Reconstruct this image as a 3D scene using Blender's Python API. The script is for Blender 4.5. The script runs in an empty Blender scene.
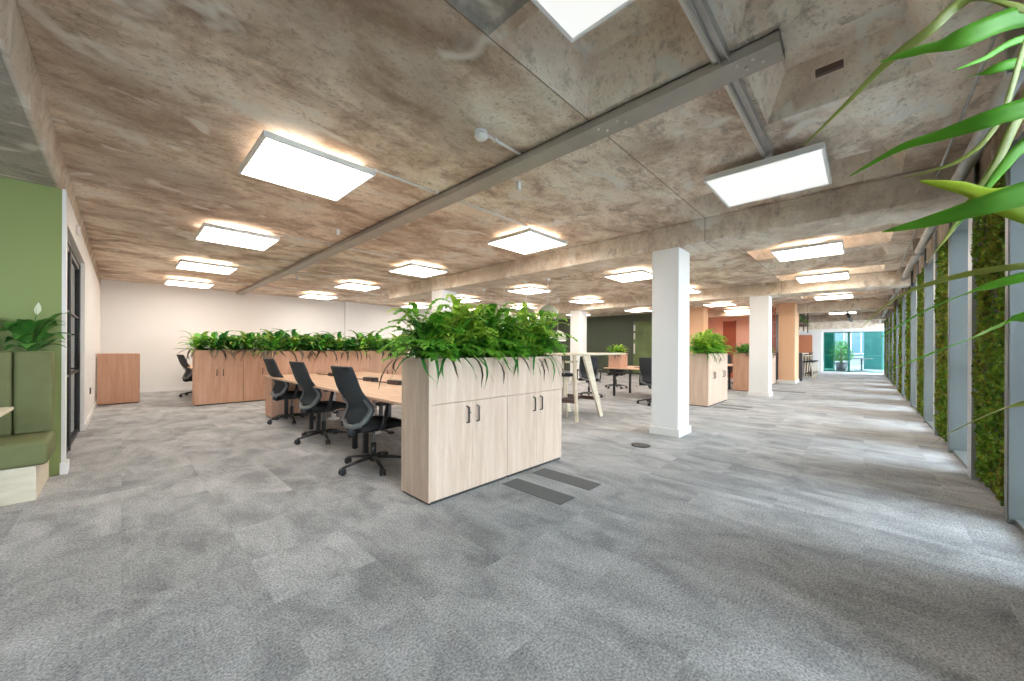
import bpy, math, random
from math import sin, cos, pi, radians, sqrt
from mathutils import Vector, Matrix, Euler
random.seed(7)
sc = bpy.context.scene
col = sc.collection
# ------------------------------------------------------------------ camera
F_PX, YAW, ROLL, H, HC = 370.5, radians(43.53), radians(.25), 1.2, 349.1
cd = bpy.data.cameras.new('camera'); cam = bpy.data.objects.new('camera', cd); col.objects.link(cam)
cam.location = (0, 0, H)
cam.rotation_euler = (Matrix.Rotation(YAW - pi/2, 3, 'Z') @ Matrix.Rotation(pi/2, 3, 'X') @ Matrix.Rotation(ROLL, 3, 'Z')).to_euler()
cd.sensor_width = 36; cd.lens = F_PX/1024*36; cd.shift_y = (HC-340.5)/1024; cd.clip_start = .05; cd.clip_end = 300
sc.camera = cam
FW = Vector((cos(YAW), sin(YAW), 0)); RT = Vector((sin(YAW), -cos(YAW), 0)); UP = Vector((0, 0, 1))
RR = cos(ROLL)*RT + sin(ROLL)*UP; UU = -sin(ROLL)*RT + cos(ROLL)*UP
def at_depth(x, y, d):            # a measured photo point at a distance d into the room
    return Vector((0, 0, H)) + d*(FW + (x-512)/F_PX*RR - (y-HC)/F_PX*UU)
def at_z(x, y, z):
    r = FW + (x-512)/F_PX*RR - (y-HC)/F_PX*UU
    return Vector((0, 0, H)) + r*((z-H)/r.z)

sc.view_settings.view_transform = 'Standard'; sc.view_settings.look = 'None'
sc.view_settings.exposure = 1.32; sc.view_settings.gamma = 1; sc.view_settings.use_curve_mapping = False
sc.cycles.use_denoising = True
sc.cycles.max_bounces = 10; sc.cycles.diffuse_bounces = 6; sc.cycles.transparent_max_bounces = 12
sc.cycles.sample_clamp_indirect = 6
try: sc.cycles.use_light_tree = True
except Exception: pass

# ------------------------------------------------------------------ materials
def new_mat(name):
    m = bpy.data.materials.new(name); m.use_nodes = True
    nt = m.node_tree; return m, nt, nt.nodes['Principled BSDF']
def N(nt, t, **k):
    n = nt.nodes.new(t)
    for a, v in k.items():
        if a in n.inputs: n.inputs[a].default_value = v
        else: setattr(n, a, v)
    return n
def L(nt, a, b): nt.links.new(a, b)
def mapping(nt, scale=(1, 1, 1), rot=(0, 0, 0), space='Object'):
    tc = N(nt, 'ShaderNodeTexCoord'); mp = N(nt, 'ShaderNodeMapping')
    mp.inputs['Scale'].default_value = scale; mp.inputs['Rotation'].default_value = rot
    L(nt, tc.outputs[space], mp.inputs['Vector']); return mp.outputs[0]
def noise(nt, vec, scale, detail=4, rough=.55, dist=0):
    n = N(nt, 'ShaderNodeTexNoise', Scale=scale, Detail=detail, Roughness=rough, Distortion=dist); L(nt, vec, n.inputs['Vector']); return n.outputs['Fac']
def ramp(nt, fac, stops):
    r = N(nt, 'ShaderNodeValToRGB'); e = r.color_ramp.elements
    while len(e) < len(stops): e.new(.5)
    for i, (p, c) in enumerate(stops):
        e[i].position = p; e[i].color = (c if isinstance(c, tuple) else (c, c, c)) + (1,)
    L(nt, fac, r.inputs[0]); return r.outputs[0]
def mix(nt, fac, a, b, mode='MIX'):
    m = N(nt, 'ShaderNodeMix', data_type='RGBA', blend_type=mode)
    for s, v in ((m.inputs['Factor'], fac), (m.inputs['A'], a), (m.inputs['B'], b)):
        pass
    def put(sock, v):
        if isinstance(v, (int, float)): sock.default_value = v
        elif isinstance(v, tuple): sock.default_value = v + (1,)
        else: L(nt, v, sock)
    put(m.inputs[0], fac); put(m.inputs[6], a); put(m.inputs[7], b); return m.outputs[2]
def bump(nt, b, h, strength=.3, dist=.01):
    n = N(nt, 'ShaderNodeBump', Strength=strength, Distance=dist); L(nt, h, n.inputs['Height']); L(nt, n.outputs[0], b.inputs['Normal'])
def plain(name, c, rough=.5, metal=0, spec=.5, var=0, vscale=6, bmp=0):
    m, nt, b = new_mat(name)
    b.inputs['Base Color'].default_value = c + (1,); b.inputs['Roughness'].default_value = rough
    b.inputs['Metallic'].default_value = metal; b.inputs['Specular IOR Level'].default_value = spec
    if var:
        f = noise(nt, mapping(nt), vscale, 5)
        L(nt, ramp(nt, f, [(.3, tuple(x*(1-var) for x in c)), (.7, tuple(min(1, x*(1+var)) for x in c))]), b.inputs['Base Color'])
        if bmp: bump(nt, b, f, bmp)
    return m
def concrete(name, cols, streak=True):
    m, nt, b = new_mat(name); b.inputs['Roughness'].default_value = .85; b.inputs['Specular IOR Level'].default_value = .2
    v = mapping(nt); vs = mapping(nt, (.78, 1.1, 1))
    big = noise(nt, vs, 1.9, 12, .70, .35)
    base = ramp(nt, big, [(.33, cols[0]), (.45, cols[1]), (.54, cols[2]), (.66, cols[3])])
    fine = noise(nt, mapping(nt, (.75, 1.3, 1)), 6, 12, .78, .15)
    base = mix(nt, ramp(nt, fine, [(.38, .65), (.47, 0.)]), base, tuple(x*.55 for x in cols[1]))
    grit = noise(nt, v, 34, 4, .7)
    base = mix(nt, ramp(nt, grit, [(.34, .45), (.44, 0.)]), base, tuple(x*.5 for x in cols[0]))
    grime = noise(nt, v, .6, 4, .6, .5)
    base = mix(nt, ramp(nt, grime, [(.48, 0.), (.64, .5)]), base, cols[0])
    # pale patches of cement skim
    sp = noise(nt, mapping(nt, (.7, 1, 1)), 2.6, 3, .5, .7)
    base = mix(nt, ramp(nt, sp, [(.60, 0.), (.66, .8)]), base, (.80, .75, .68))
    vo = N(nt, 'ShaderNodeTexVoronoi', Scale=2.1); L(nt, v, vo.inputs['Vector'])
    base = mix(nt, ramp(nt, vo.outputs['Distance'], [(.03, .9), (.13, 0.)]), base, (.86, .80, .73))
    # board joints run down the building every 1.2 m
    sx = N(nt, 'ShaderNodeSeparateXYZ'); L(nt, v, sx.inputs[0])
    def joint(sock, period, w, amt):
        q = N(nt, 'ShaderNodeMath', operation='SUBTRACT'); L(nt, sock, q.inputs[0]); q.inputs[1].default_value = period
        a = N(nt, 'ShaderNodeMath', operation='ABSOLUTE'); L(nt, q.outputs[0], a.inputs[0])
        c = N(nt, 'ShaderNodeMath', operation='LESS_THAN'); L(nt, a.outputs[0], c.inputs[0]); c.inputs[1].default_value = w
        d = N(nt, 'ShaderNodeMath', operation='MULTIPLY'); L(nt, c.outputs[0], d.inputs[0]); d.inputs[1].default_value = amt
        return d.outputs[0]
    base = mix(nt, joint(sx.outputs[1], 1.505, .005, .7), base, tuple(x*.4 for x in cols[0]))
    L(nt, base, b.inputs['Base Color'])
    add = N(nt, 'ShaderNodeMath', operation='ADD'); L(nt, fine, add.inputs[0]); L(nt, big, add.inputs[1])
    bump(nt, b, add.outputs[0], .55, .03)
    return m
def wood(name, c1, c2, horiz=False):
    m, nt, b = new_mat(name); b.inputs['Roughness'].default_value = .5; b.inputs['Specular IOR Level'].default_value = .35
    sc_ = (1.2, 9, 9) if horiz else (9, 9, .7)
    if horiz == 'y': sc_ = (9, 1.2, 9)
    f = noise(nt, mapping(nt, sc_), 2.2, 6, .6, .6)
    g = noise(nt, mapping(nt, tuple(s*4 for s in sc_)), 3, 3, .6)
    c = ramp(nt, f, [(.34, c1), (.66, c2)])
    c = mix(nt, ramp(nt, g, [(.35, .22), (.6, 0.)]), c, tuple(x*.75 for x in c1))
    L(nt, c, b.inputs['Base Color']); return m
def leaf_mat(name, a, b_, scale=5, tr=.3, rough=.38):
    m, nt, b = new_mat(name); b.inputs['Roughness'].default_value = rough; b.inputs['Specular IOR Level'].default_value = .4
    c = ramp(nt, noise(nt, mapping(nt), scale, 3, .6), [(.36, a), (.64, b_)])
    L(nt, c, b.inputs['Base Color'])
    t = N(nt, 'ShaderNodeBsdfTranslucent'); L(nt, c, t.inputs[0])
    mx = N(nt, 'ShaderNodeMixShader'); mx.inputs[0].default_value = tr
    L(nt, b.outputs[0], mx.inputs[1]); L(nt, t.outputs[0], mx.inputs[2]); L(nt, mx.outputs[0], nt.nodes['Material Output'].inputs[0])
    return m
def emit(name, c, s):
    m, nt, b = new_mat(name); b.inputs['Base Color'].default_value = c+(1,)
    b.inputs['Emission Color'].default_value = c+(1,); b.inputs['Emission Strength'].default_value = s; return m
def carpet(name):
    m, nt, b = new_mat(name); b.inputs['Roughness'].default_value = .95; b.inputs['Specular IOR Level'].default_value = .1
    v = mapping(nt)
    sn = N(nt, 'ShaderNodeVectorMath', operation='SNAP'); sn.inputs[1].default_value = (.5, .5, 10); L(nt, v, sn.inputs[0])
    wn = N(nt, 'ShaderNodeTexWhiteNoise'); L(nt, sn.outputs[0], wn.inputs['Vector'])
    off = N(nt, 'ShaderNodeVectorMath', operation='MULTIPLY_ADD'); L(nt, wn.outputs['Color'], off.inputs[0]); off.inputs[1].default_value = (.25, .25, 0); L(nt, v, off.inputs[2])
    mp = N(nt, 'ShaderNodeMapping'); mp.inputs['Scale'].default_value = (1.5, .8, 1); mp.inputs['Rotation'].default_value = (0, 0, .8); L(nt, off.outputs[0], mp.inputs['Vector'])
    a = noise(nt, mp.outputs[0], 2.6, 6, .62, .5)
    c = ramp(nt, a, [(.34, (.28, .28, .285)), (.5, (.39, .39, .393)), (.66, (.49, .49, .495))])
    c = mix(nt, .10, c, wn.outputs['Value'], 'OVERLAY')
    fine = noise(nt, v, 95, 3, .8)
    c = mix(nt, .85, c, ramp(nt, fine, [(.30, .12), (.70, .88)]), 'OVERLAY')
    md = noise(nt, v, 30, 3, .7)
    c = mix(nt, .25, c, ramp(nt, md, [(.30, .3), (.70, .7)]), 'OVERLAY')
    L(nt, c, b.inputs['Base Color']); bump(nt, b, fine, .5, .01); return m

M = {}
M['slab'] = concrete('board_marked_concrete', [(.33, .235, .17), (.63, .49, .38), (.82, .70, .575), (.90, .83, .73)])
M['beam'] = concrete('beam_concrete', [(.50, .40, .31), (.68, .57, .455), (.80, .70, .58), (.88, .81, .71)])
M['infill'] = concrete('dark_infill_concrete', [(.34, .30, .26), (.46, .42, .37), (.56, .515, .455), (.66, .62, .56)])
M['coffer'] = concrete('uplit_coffer_concrete', [(.62, .48, .37), (.78, .645, .52), (.87, .76, .63), (.92, .85, .75)])  # paler than the slab: uplight on the coffer sides put into the colour
M['carpet'] = carpet('grey_carpet_tile')
M['white'] = plain('white_wall_paint', (.80, .78, .755), .6, var=.02, vscale=1)
M['colwhite'] = plain('white_column_paint', (.84, .84, .83), .5)
M['skirt'] = plain('white_gloss_trim', (.82, .81, .79), .4)
M['green'] = plain('leaf_green_paint', (.255, .31, .10), .6, var=.03, vscale=.8)
M['dgreen'] = plain('dark_olive_paint', (.075, .095, .062), .5, var=.05)
M['orange'] = plain('apricot_paint', (.88, .55, .33), .6)
M['pink'] = plain('salmon_paint', (.95, .56, .43), .6)
M['red'] = plain('brick_red_paint', (.42, .11, .06), .5)
M['wood'] = wood('pale_oak', (.66, .465, .345), (.78, .60, .475))
M['woodtop'] = wood('desk_oak', (.62, .40, .265), (.74, .52, .37), 'y')
M['woodwarm'] = wood('warm_beech', (.55, .31, .195), (.67, .405, .28))
M['woodred'] = wood('warm_oak', (.50, .265, .165), (.60, .35, .235))
M['ply'] = wood('pale_birch', (.70, .60, .45), (.80, .71, .57), True)
M['edge'] = plain('dark_plinth', (.05, .045, .04), .6)
M['black'] = plain('black_nylon', (.022, .022, .024), .42)
M['mesh'] = plain('charcoal_mesh_fabric', (.055, .06, .065), .8, spec=.2, var=.15, vscale=60)
M['greyplastic'] = plain('mid_grey_plastic', (.17, .175, .18), .4)
M['seatfab'] = plain('black_seat_fabric', (.028, .028, .030), .9, spec=.15, var=.2, vscale=60)
M['handle'] = plain('dark_bronze_metal', (.10, .085, .075), .35, .8)
M['steel'] = plain('galvanised_steel', (.40, .36, .31), .5, .25, var=.12, vscale=3)
M['conduit'] = plain('galvanised_conduit', (.74, .70, .65), .5)
M['zinc'] = plain('zinc_trunking', (.46, .44, .41), .4, .6, var=.15, vscale=5)
M['whiteplastic'] = plain('white_plastic', (.82, .80, .78), .4)
M['panel'] = emit('lit_diffuser', (1., .92, .82), 7.)
M['paneloffglow'] = emit('dim_diffuser', (.85, .84, .82), .30)  # faint glow added to the unlit panels so they look white
M['lightframe'] = plain('white_aluminium_frame', (.80, .79, .77), .4)
M['strip'] = plain('dark_grey_floor_grille', (.13, .135, .135), .7, var=.15, vscale=90)
M['soil'] = plain('dark_soil', (.030, .022, .016), .95, var=.4, vscale=40)
M['upholst'] = plain('sage_green_upholstery', (.155, .165, .072), .75, spec=.3, var=.06, vscale=12)
M['frameblack'] = plain('black_steel_frame', (.02, .019, .018), .4, .3)
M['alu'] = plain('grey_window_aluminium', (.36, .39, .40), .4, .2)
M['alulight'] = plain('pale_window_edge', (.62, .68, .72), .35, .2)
M['dome'] = plain('sage_enamel', (.42, .46, .34), .35)
M['brown'] = plain('brown_joinery', (.10, .06, .05), .5, var=.1)
M['terra'] = plain('terracotta', (.62, .25, .14), .6)
M['terrapale'] = plain('pale_terracotta', (.66, .38, .27), .6)
M['panegreen'] = plain('green_tinted_pane', (.15, .21, .08), .15, var=.3, vscale=2)
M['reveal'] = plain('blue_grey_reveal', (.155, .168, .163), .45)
M['slate'] = plain('dark_slate_panel', (.08, .08, .085), .6)
M['teal'] = plain('teal_glass_frame', (.015, .11, .09), .3)
M['darkteal'] = plain('dark_teal_cladding', (.01, .085, .075), .3, var=.2, vscale=1.5)
M['glassblue'] = plain('blue_grey_window', (.10, .16, .20), .2)
M['facade'] = plain('pale_facade', (.22, .225, .23), .7)
M['paving'] = plain('pale_paving', (.20, .20, .20), .8, var=.05)
M['mosspanel'] = plain('moss_backing', (.03, .035, .02), .9)
M['leaf'] = leaf_mat('bright_leaf', (.09, .38, .03), (.30, .62, .07), tr=.38)
M['lime'] = leaf_mat('lime_leaf', (.34, .60, .05), (.68, .82, .16), tr=.4)
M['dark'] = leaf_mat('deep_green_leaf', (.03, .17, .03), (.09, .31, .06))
M['tendril'] = leaf_mat('purple_brown_leaf', (.06, .045, .035), (.13, .10, .065), tr=.15)
M['olive'] = leaf_mat('olive_leaf', (.15, .28, .04), (.38, .50, .10))
M['lily'] = leaf_mat('peace_lily_leaf', (.05, .19, .03), (.15, .36, .07), rough=.3)
M['petal'] = leaf_mat('white_spathe', (.70, .72, .52), (.82, .84, .70))
M['palm'] = leaf_mat('palm_leaf', (.12, .40, .03), (.26, .60, .06), 3, .35)
M['palmold'] = leaf_mat('yellowing_palm_leaf', (.30, .33, .07), (.42, .46, .12), 3, .3)
M['palmyel'] = leaf_mat('yellow_green_palm_leaf', (.30, .48, .03), (.58, .62, .06), 2, .35)
M['moss1'] = leaf_mat('moss_green', (.04, .13, .008), (.24, .42, .035), 9, .2, .8)
M['moss2'] = leaf_mat('moss_olive', (.07, .09, .008), (.32, .33, .035), 9, .2, .8)
M['bark'] = plain('plant_bark', (.16, .11, .07), .85, var=.2)
def glass_mat(name, tint, rough=0., mixf=.85):
    m, nt, b = new_mat(name)
    tr = N(nt, 'ShaderNodeBsdfTransparent'); tr.inputs[0].default_value = tint+(1,)
    gl = N(nt, 'ShaderNodeBsdfGlossy'); gl.inputs['Roughness'].default_value = .02
    fr = N(nt, 'ShaderNodeFresnel', IOR=1.45); mx = N(nt, 'ShaderNodeMixShader')
    L(nt, fr.outputs[0], mx.inputs[0]); L(nt, tr.outputs[0], mx.inputs[1]); L(nt, gl.outputs[0], mx.inputs[2])
    L(nt, mx.outputs[0], nt.nodes['Material Output'].inputs[0]); return m
M['glass'] = glass_mat('clear_glass', (.62, .68, .68))
M['glassclear'] = glass_mat('bright_clear_glass', (.93, .95, .95))
M['glassgreen'] = glass_mat('green_tinted_glass', (.25, .45, .40))
def blind_mat():
    m, nt, b = new_mat('pale_roller_blind')
    b.inputs['Base Color'].default_value = (.46, .52, .55, 1); b.inputs['Roughness'].default_value = .8
    t = N(nt, 'ShaderNodeBsdfTranslucent'); t.inputs[0].default_value = (.46, .55, .60, 1)
    mx = N(nt, 'ShaderNodeMixShader'); mx.inputs[0].default_value = .55
    L(nt, b.outputs[0], mx.inputs[1]); L(nt, t.outputs[0], mx.inputs[2]); L(nt, mx.outputs[0], nt.nodes['Material Output'].inputs[0]); return m
M['blind'] = blind_mat()

# ------------------------------------------------------------------ mesh builder
class MB:
    def __init__(s): s.v = []; s.f = []; s.mi = []; s.sm = []; s.mats = []; s.X = Matrix.Identity(4)
    def m(s, mat):
        if mat not in s.mats: s.mats.append(mat)
        return s.mats.index(mat)
    def add(s, vs, fs, mat, smooth=False):
        o = len(s.v); s.v += [tuple(s.X @ Vector(p)) for p in vs]
        i = s.m(mat)
        for f in fs: s.f.append([o+k for k in f]); s.mi.append(i); s.sm.append(smooth)
        return s
    def box(s, x0, x1, y0, y1, z0, z1, mat, rot=None, taper=None):
        vs = [(x, y, z) for z in (z0, z1) for y in (y0, y1) for x in (x0, x1)]
        if rot is not None:
            c = Vector(((x0+x1)/2, (y0+y1)/2, (z0+z1)/2)); vs = [tuple(c + rot @ (Vector(p)-c)) for p in vs]
        return s.add(vs, [(0, 2, 3, 1), (4, 5, 7, 6), (0, 1, 5, 4), (2, 6, 7, 3), (0, 4, 6, 2), (1, 3, 7, 5)], mat)
    def rbox(s, x0, x1, y0, y1, z0, z1, mat, r=.01, seg=3):     # box rounded on every edge
        import bmesh
        bm = bmesh.new(); bmesh.ops.create_cube(bm, size=1)
        for v in bm.verts: v.co = Vector(((x0+x1)/2+v.co.x*(x1-x0), (y0+y1)/2+v.co.y*(y1-y0), (z0+z1)/2+v.co.z*(z1-z0)))
        bmesh.ops.bevel(bm, geom=bm.edges[:], offset=r, segments=seg, affect='EDGES', profile=.5)
        bm.verts.index_update(); s.add([v.co[:] for v in bm.verts], [[v.index for v in f.verts] for f in bm.faces], mat, True); bm.free(); return s
    def tube(s, pts, rad, mat, n=8, cap=True, flat=None):
        pts = [Vector(p) for p in pts]; k = len(pts)
        if not isinstance(rad, (list, tuple)): rad = [rad]*k
        vs = []; fs = []; prev = None
        for i, p in enumerate(pts):
            t = (pts[min(i+1, k-1)]-pts[max(i-1, 0)]).normalized()
            if prev is None:
                a = Vector((0, 0, 1)) if abs(t.z) < .9 else Vector((1, 0, 0))
            else: a = prev
            u = (a - t*a.dot(t)).normalized(); w = t.cross(u); prev = u
            for j in range(n):
                an = 2*pi*j/n; fy = flat or 1
                vs.append(tuple(p + u*cos(an)*rad[i]*fy + w*sin(an)*rad[i]))
        for i in range(k-1):
            for j in range(n): a = i*n+j; b = i*n+(j+1) % n; fs.append((a, b, b+n, a+n))
        if cap: fs += [tuple(range(n-1, -1, -1)), tuple(range((k-1)*n, k*n))]
        return s.add(vs, fs, mat, True)
    def lathe(s, c, prof, mat, n=20, axis=(0, 0, 1)):   # prof = [(radius, height)]
        q = Vector((0, 0, 1)).rotation_difference(Vector(axis)); c = Vector(c); vs = []; fs = []
        for r, h in prof:
            for j in range(n): vs.append(tuple(c + q @ Vector((r*cos(2*pi*j/n), r*sin(2*pi*j/n), h))))
        for i in range(len(prof)-1):
            for j in range(n): a = i*n+j; b = i*n+(j+1) % n; fs.append((a, b, b+n, a+n))
        fs += [tuple(range(n-1, -1, -1)), tuple(range((len(prof)-1)*n, len(prof)*n))]
        return s.add(vs, fs, mat, True)
    def sheet(s, rows, mat, th=.0, smooth=True):   # rows of points; optional thickness along the local normal
        rows = [[Vector(p) for p in r] for r in rows]; a, b = len(rows), len(rows[0])
        vs = [p for r in rows for p in r]
        fs = [(i*b+j, i*b+j+1, (i+1)*b+j+1, (i+1)*b+j) for i in range(a-1) for j in range(b-1)]
        if not th: return s.add([tuple(v) for v in vs], fs, mat, smooth)
        nr = []
        for i in range(a):
            for j in range(b):
                u = rows[min(i+1, a-1)][j]-rows[max(i-1, 0)][j]; w = rows[i][min(j+1, b-1)]-rows[i][max(j-1, 0)]
                nr.append(u.cross(w).normalized())
        k = len(vs); vs2 = vs + [vs[i]+nr[i]*th for i in range(k)]
        fs2 = fs + [tuple(x+k for x in reversed(f)) for f in fs]
        for i in range(a-1):
            fs2.append((i*b, (i+1)*b, (i+1)*b+k, i*b+k)); fs2.append((i*b+b-1, i*b+b-1+k, (i+1)*b+b-1+k, (i+1)*b+b-1))
        for j in range(b-1):
            fs2.append((j, j+k, j+1+k, j+1)); q = (a-1)*b; fs2.append((q+j, q+j+1, q+j+1+k, q+j+k))
        return s.add([tuple(v) for v in vs2], fs2, mat, smooth)
    def build(s, name, parent=None, bevel=0, loc=None, **props):
        me = bpy.data.meshes.new(name); me.from_pydata(s.v, [], s.f)
        for mt in s.mats: me.materials.append(M[mt])
        me.polygons.foreach_set('material_index', s.mi); me.polygons.foreach_set('use_smooth', s.sm); me.update()
        o = bpy.data.objects.new(name, me); col.objects.link(o)
        if parent: o.parent = parent
        if loc is not None: o.location = loc
        if bevel:
            bv = o.modifiers.new('bevel', 'BEVEL'); bv.width = bevel; bv.segments = 2; bv.limit_method = 'ANGLE'
        for k, v in props.items(): o[k] = v
        return o
def empty(name, loc=(0, 0, 0), rz=0, label=None, category=None, group=None):
    o = bpy.data.objects.new(name, None); col.objects.link(o); o.location = loc; o.rotation_euler = (0, 0, rz); o.empty_display_size = .1
    if label: o['label'] = label
    if category: o['category'] = category
    if group: o['group'] = group
    return o
def copy_tree(o, parent=None):
    c = o.copy(); col.objects.link(c)
    if parent: c.parent = parent
    for ch in [x for x in list(bpy.data.objects) if x.parent is o and x is not c]: copy_tree(ch, c)
    return c
def struct(mb, name, parent=None, **k):
    return mb.build(name, parent, **k, kind='structure') if not parent else mb.build(name, parent, **k)

# ------------------------------------------------------------------ setting
ZS, ZB = 2.92, 2.61
Y0, YB, XW, XE = -.73, 13.95, -.37, 28.2
struct(MB().box(-6.1, XE, -1.1, YB, -.12, 0, 'carpet'), 'floor')
struct(MB().box(-6.25, -6.1, -1.0, 5.6, 0, 3.0, 'white'), 'wall_west_unseen')  # unseen wall, added to stop daylight flooding the floor from the open end
# ceiling slab with coffers
cof = [(1.45, 2.37, .66, 1.5, .30, 'coffer'), (1.45, 2.37, -.32, .52, .30, 'coffer'), (.45, 1.38, .66, 1.5, .035, 'infill'), (.45, 1.38, -.32, .52, .035, 'infill'),
       (2.62, 3.38, -.30, .54, .28, 'coffer'), (4.43, 5.16, .64, 1.44, .26, 'coffer'), (4.43, 5.16, -.26, .50, .26, 'coffer')]
for b0 in (5.87, 12.05, 18.1):
    for x0, x1 in ((.10, .95), (1.65, 2.5), (2.85, 3.6), (4.6, 5.4)):
        for y0, y1 in ((-.30, .54), (.66, 1.5)): cof.append((b0+x0, b0+x1, y0, y1, .26, 'coffer'))
xs = sorted({XW, XE} | {c[0] for c in cof} | {c[1] for c in cof}); ys = sorted({Y0-.3, YB} | {c[2] for c in cof} | {c[3] for c in cof})
mb = MB()
for i in range(len(xs)-1):
    for j in range(len(ys)-1):
        cx, cy = (xs[i]+xs[i+1])/2, (ys[j]+ys[j+1])/2
        if any(c[0] < cx < c[1] and c[2] < cy < c[3] for c in cof): continue
        mb.add([(xs[i], ys[j], ZS), (xs[i], ys[j+1], ZS), (xs[i+1], ys[j+1], ZS), (xs[i+1], ys[j], ZS)], [(0, 1, 2, 3)], 'slab')
for x0, x1, y0, y1, d, mt in cof:
    t = min(.13, d*.5); z = ZS+d
    lo = [(x0, y0, ZS), (x1, y0, ZS), (x1, y1, ZS), (x0, y1, ZS)]; hi = [(x0+t, y0+t, z), (x1-t, y0+t, z), (x1-t, y1-t, z), (x0+t, y1-t, z)]
    mb.add(lo+hi, [(0, 4, 5, 1), (1, 5, 6, 2), (2, 6, 7, 3), (3, 7, 4, 0), (4, 7, 6, 5)], mt)
mb.box(XW, XE, Y0-.3, YB, ZS+.4, ZS+.5, 'slab')
struct(mb, 'ceiling')
BX = [(5.22, 5.87), (11.4, 12.05), (17.35, 18.0), (23.4, 24.05)]
for i, (a, b) in enumerate(BX):
    m_ = MB(); m_.box(a, b, Y0+.02, 9.8 if i == 0 else YB-.01, ZB, ZS-.001, 'beam')
    o = struct(m_, 'trim_%d' % (i+1), bevel=.015)
# lower soffit over the booth side, with its concrete edge strip
struct(MB().box(-6.1, XW-.03, -1, YB, 2.69, 2.8, 'infill'), 'ceiling_soffit')
sb = MB(); sb.sheet([[(XW-.03, -1, 2.685), (XW-.03, YB, 2.685)], [(XW+.005, -1, 2.93), (XW+.005, YB, 2.93)]], 'beam', th=.03); struct(sb, 'trim_5')

# walls
wb = MB(); wb.box(XW-.3, XE, YB, YB+.15, 0, ZS+.05, 'white'); struct(wb, 'wall_back'); struct(MB().box(5.66, 5.98, YB-.12, YB, 0, ZS, 'white'), 'wall_back_pier')
struct(MB().box(XW, 17.2, YB-.015, YB, 0, .10, 'skirt'), 'baseboard_back', bevel=.004)
lw = MB(); lw.box(XW-.2, XW, 8.12, YB, 0, 2.69, 'white'); lw.box(XW-.2, XW, 5.49, 5.62, 0, 2.69, 'white'); lw.box(XW-.2, XW, 5.62, 8.12, 2.40, 2.69, 'white')
struct(lw, 'wall_left')
bl = MB(); bl.box(XW, XW+.015, 8.12, YB, 0, .10, 'skirt'); bl.box(XW-.07, XW+.015, 8.105, 8.12, 0, .10, 'skirt')
bl.box(XW-.03, XW+.02, 5.46, 5.64, 0, .11, 'skirt'); struct(bl, 'baseboard_left', bevel=.003)
struct(MB().box(-6.1, XW-.022, 5.48, 5.60, 0, 2.69, 'green'), 'wall_green'); struct(MB().box(XW-.022, XW+.003, 5.475, 5.60, 0, 2.69, 'white'), 'trim_7')
rw = MB(); rw.box(-2.2, -2.1, 5.6, 8.4, 0, 2.69, 'white'); rw.box(-2.1, -.57, 8.4, 8.5, 0, 2.69, 'white'); struct(rw, 'wall_meeting_room')
# glazed door in the left wall
dr = MB(); XD = XW-.07
for y0, y1 in ((5.62, 5.67), (6.68, 6.73), (8.07, 8.12)): dr.box(XD-.03, XD+.03, y0, y1, 0, 2.40, 'frameblack')
dr.box(XD-.03, XD+.03, 5.62, 8.12, 2.35, 2.40, 'frameblack')
door = struct(dr, 'door_1')
for y0, y1 in ((5.67, 6.68), (6.73, 8.07)):
    lf = MB()
    for a, b in ((y0, y0+.05), (y1-.05, y1)): lf.box(XD-.02, XD+.025, a, b, .01, 2.34, 'frameblack')
    for z0, z1 in ((.01, .06), (2.29, 2.34), (.86, .885), (1.60, 1.62)): lf.box(XD-.02, XD+.02, y0+.05, y1-.05, z0, z1, 'frameblack')
    lf.build('door_leaf', door)
    MB().box(XD-.004, XD+.004, y0+.05, y1-.05, .06, 2.29, 'glass').build('pane', door)
MB().tube([(XD+.02, 6.80, .95), (XD+.08, 6.80, .95), (XD+.08, 6.80, 1.35), (XD+.02, 6.80, 1.35)], .012, 'frameblack').build('door_handle', door)
o = MB().rbox(XW, XW+.035, 6.55, 6.66, 2.50, 2.60, 'whiteplastic', .008).build('wall_sensor'); o['label'] = 'small white sensor box on the wall above the black glass door'; o['category'] = 'sensor'
o = MB().rbox(XW, XW+.012, 9.35, 9.50, .42, .52, 'black', .004).build('wall_socket'); o['label'] = 'small black socket plate low on the white left wall'; o['category'] = 'socket'
# far dark green wall, its glazed panel, apricot pier, salmon alcove
gw = MB(); gw.box(17.2, 17.3, 5.2, YB, 0, ZS, 'dgreen'); struct(gw, 'wall_dark_green')
w = MB()
for a, b in ((6.9, 6.95), (8.15, 8.2)): w.box(17.13, 17.2, a, b, .1, 2.6, 'dgreen')
w.box(17.13, 17.2, 6.9, 8.2, 2.55, 2.6, 'dgreen'); w.box(17.15, 17.2, 6.95, 8.15, .1, 2.55, 'panegreen')
wo = struct(w, 'window_1')
for z0, z1 in ((1.0, 1.5), (1.7, 2.0), (2.1, 2.4)): MB().box(17.12, 17.15, 8.05, 8.12, z0, z1, 'whiteplastic').build('notice_strip', wo)
struct(MB().box(16.0, 16.6, 4.65, 5.2, 0, ZS, 'orange'), 'wall_pier')
struct(MB().box(18.2, 18.3, 3.06, 5.2, 0, ZS, 'pink').box(16.6, 18.2, 5.1, 5.2, 0, ZS, 'pink'), 'wall_salmon')
d2 = MB(); d2.box(18.16, 18.2, 4.02, 4.45, 0, 2.45, 'red'); d2.box(18.14, 18.2, 3.99, 4.02, 0, 2.48, 'red'); d2.box(18.14, 18.2, 4.45, 4.48, 0, 2.48, 'red'); struct(d2, 'door_2')
oc = MB(); oc.box(16.62, 17.62, 1.8, 2.28, .0, ZS, 'orange'); oc.box(17.55, 17.66, 1.79, 2.28, 0, ZS, 'orange'); struct(oc, 'wall_apricot')
struct(MB().box(16.59, 17.67, 1.77, 2.31, 0, .12, 'skirt'), 'baseboard_apricot', bevel=.004)
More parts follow.
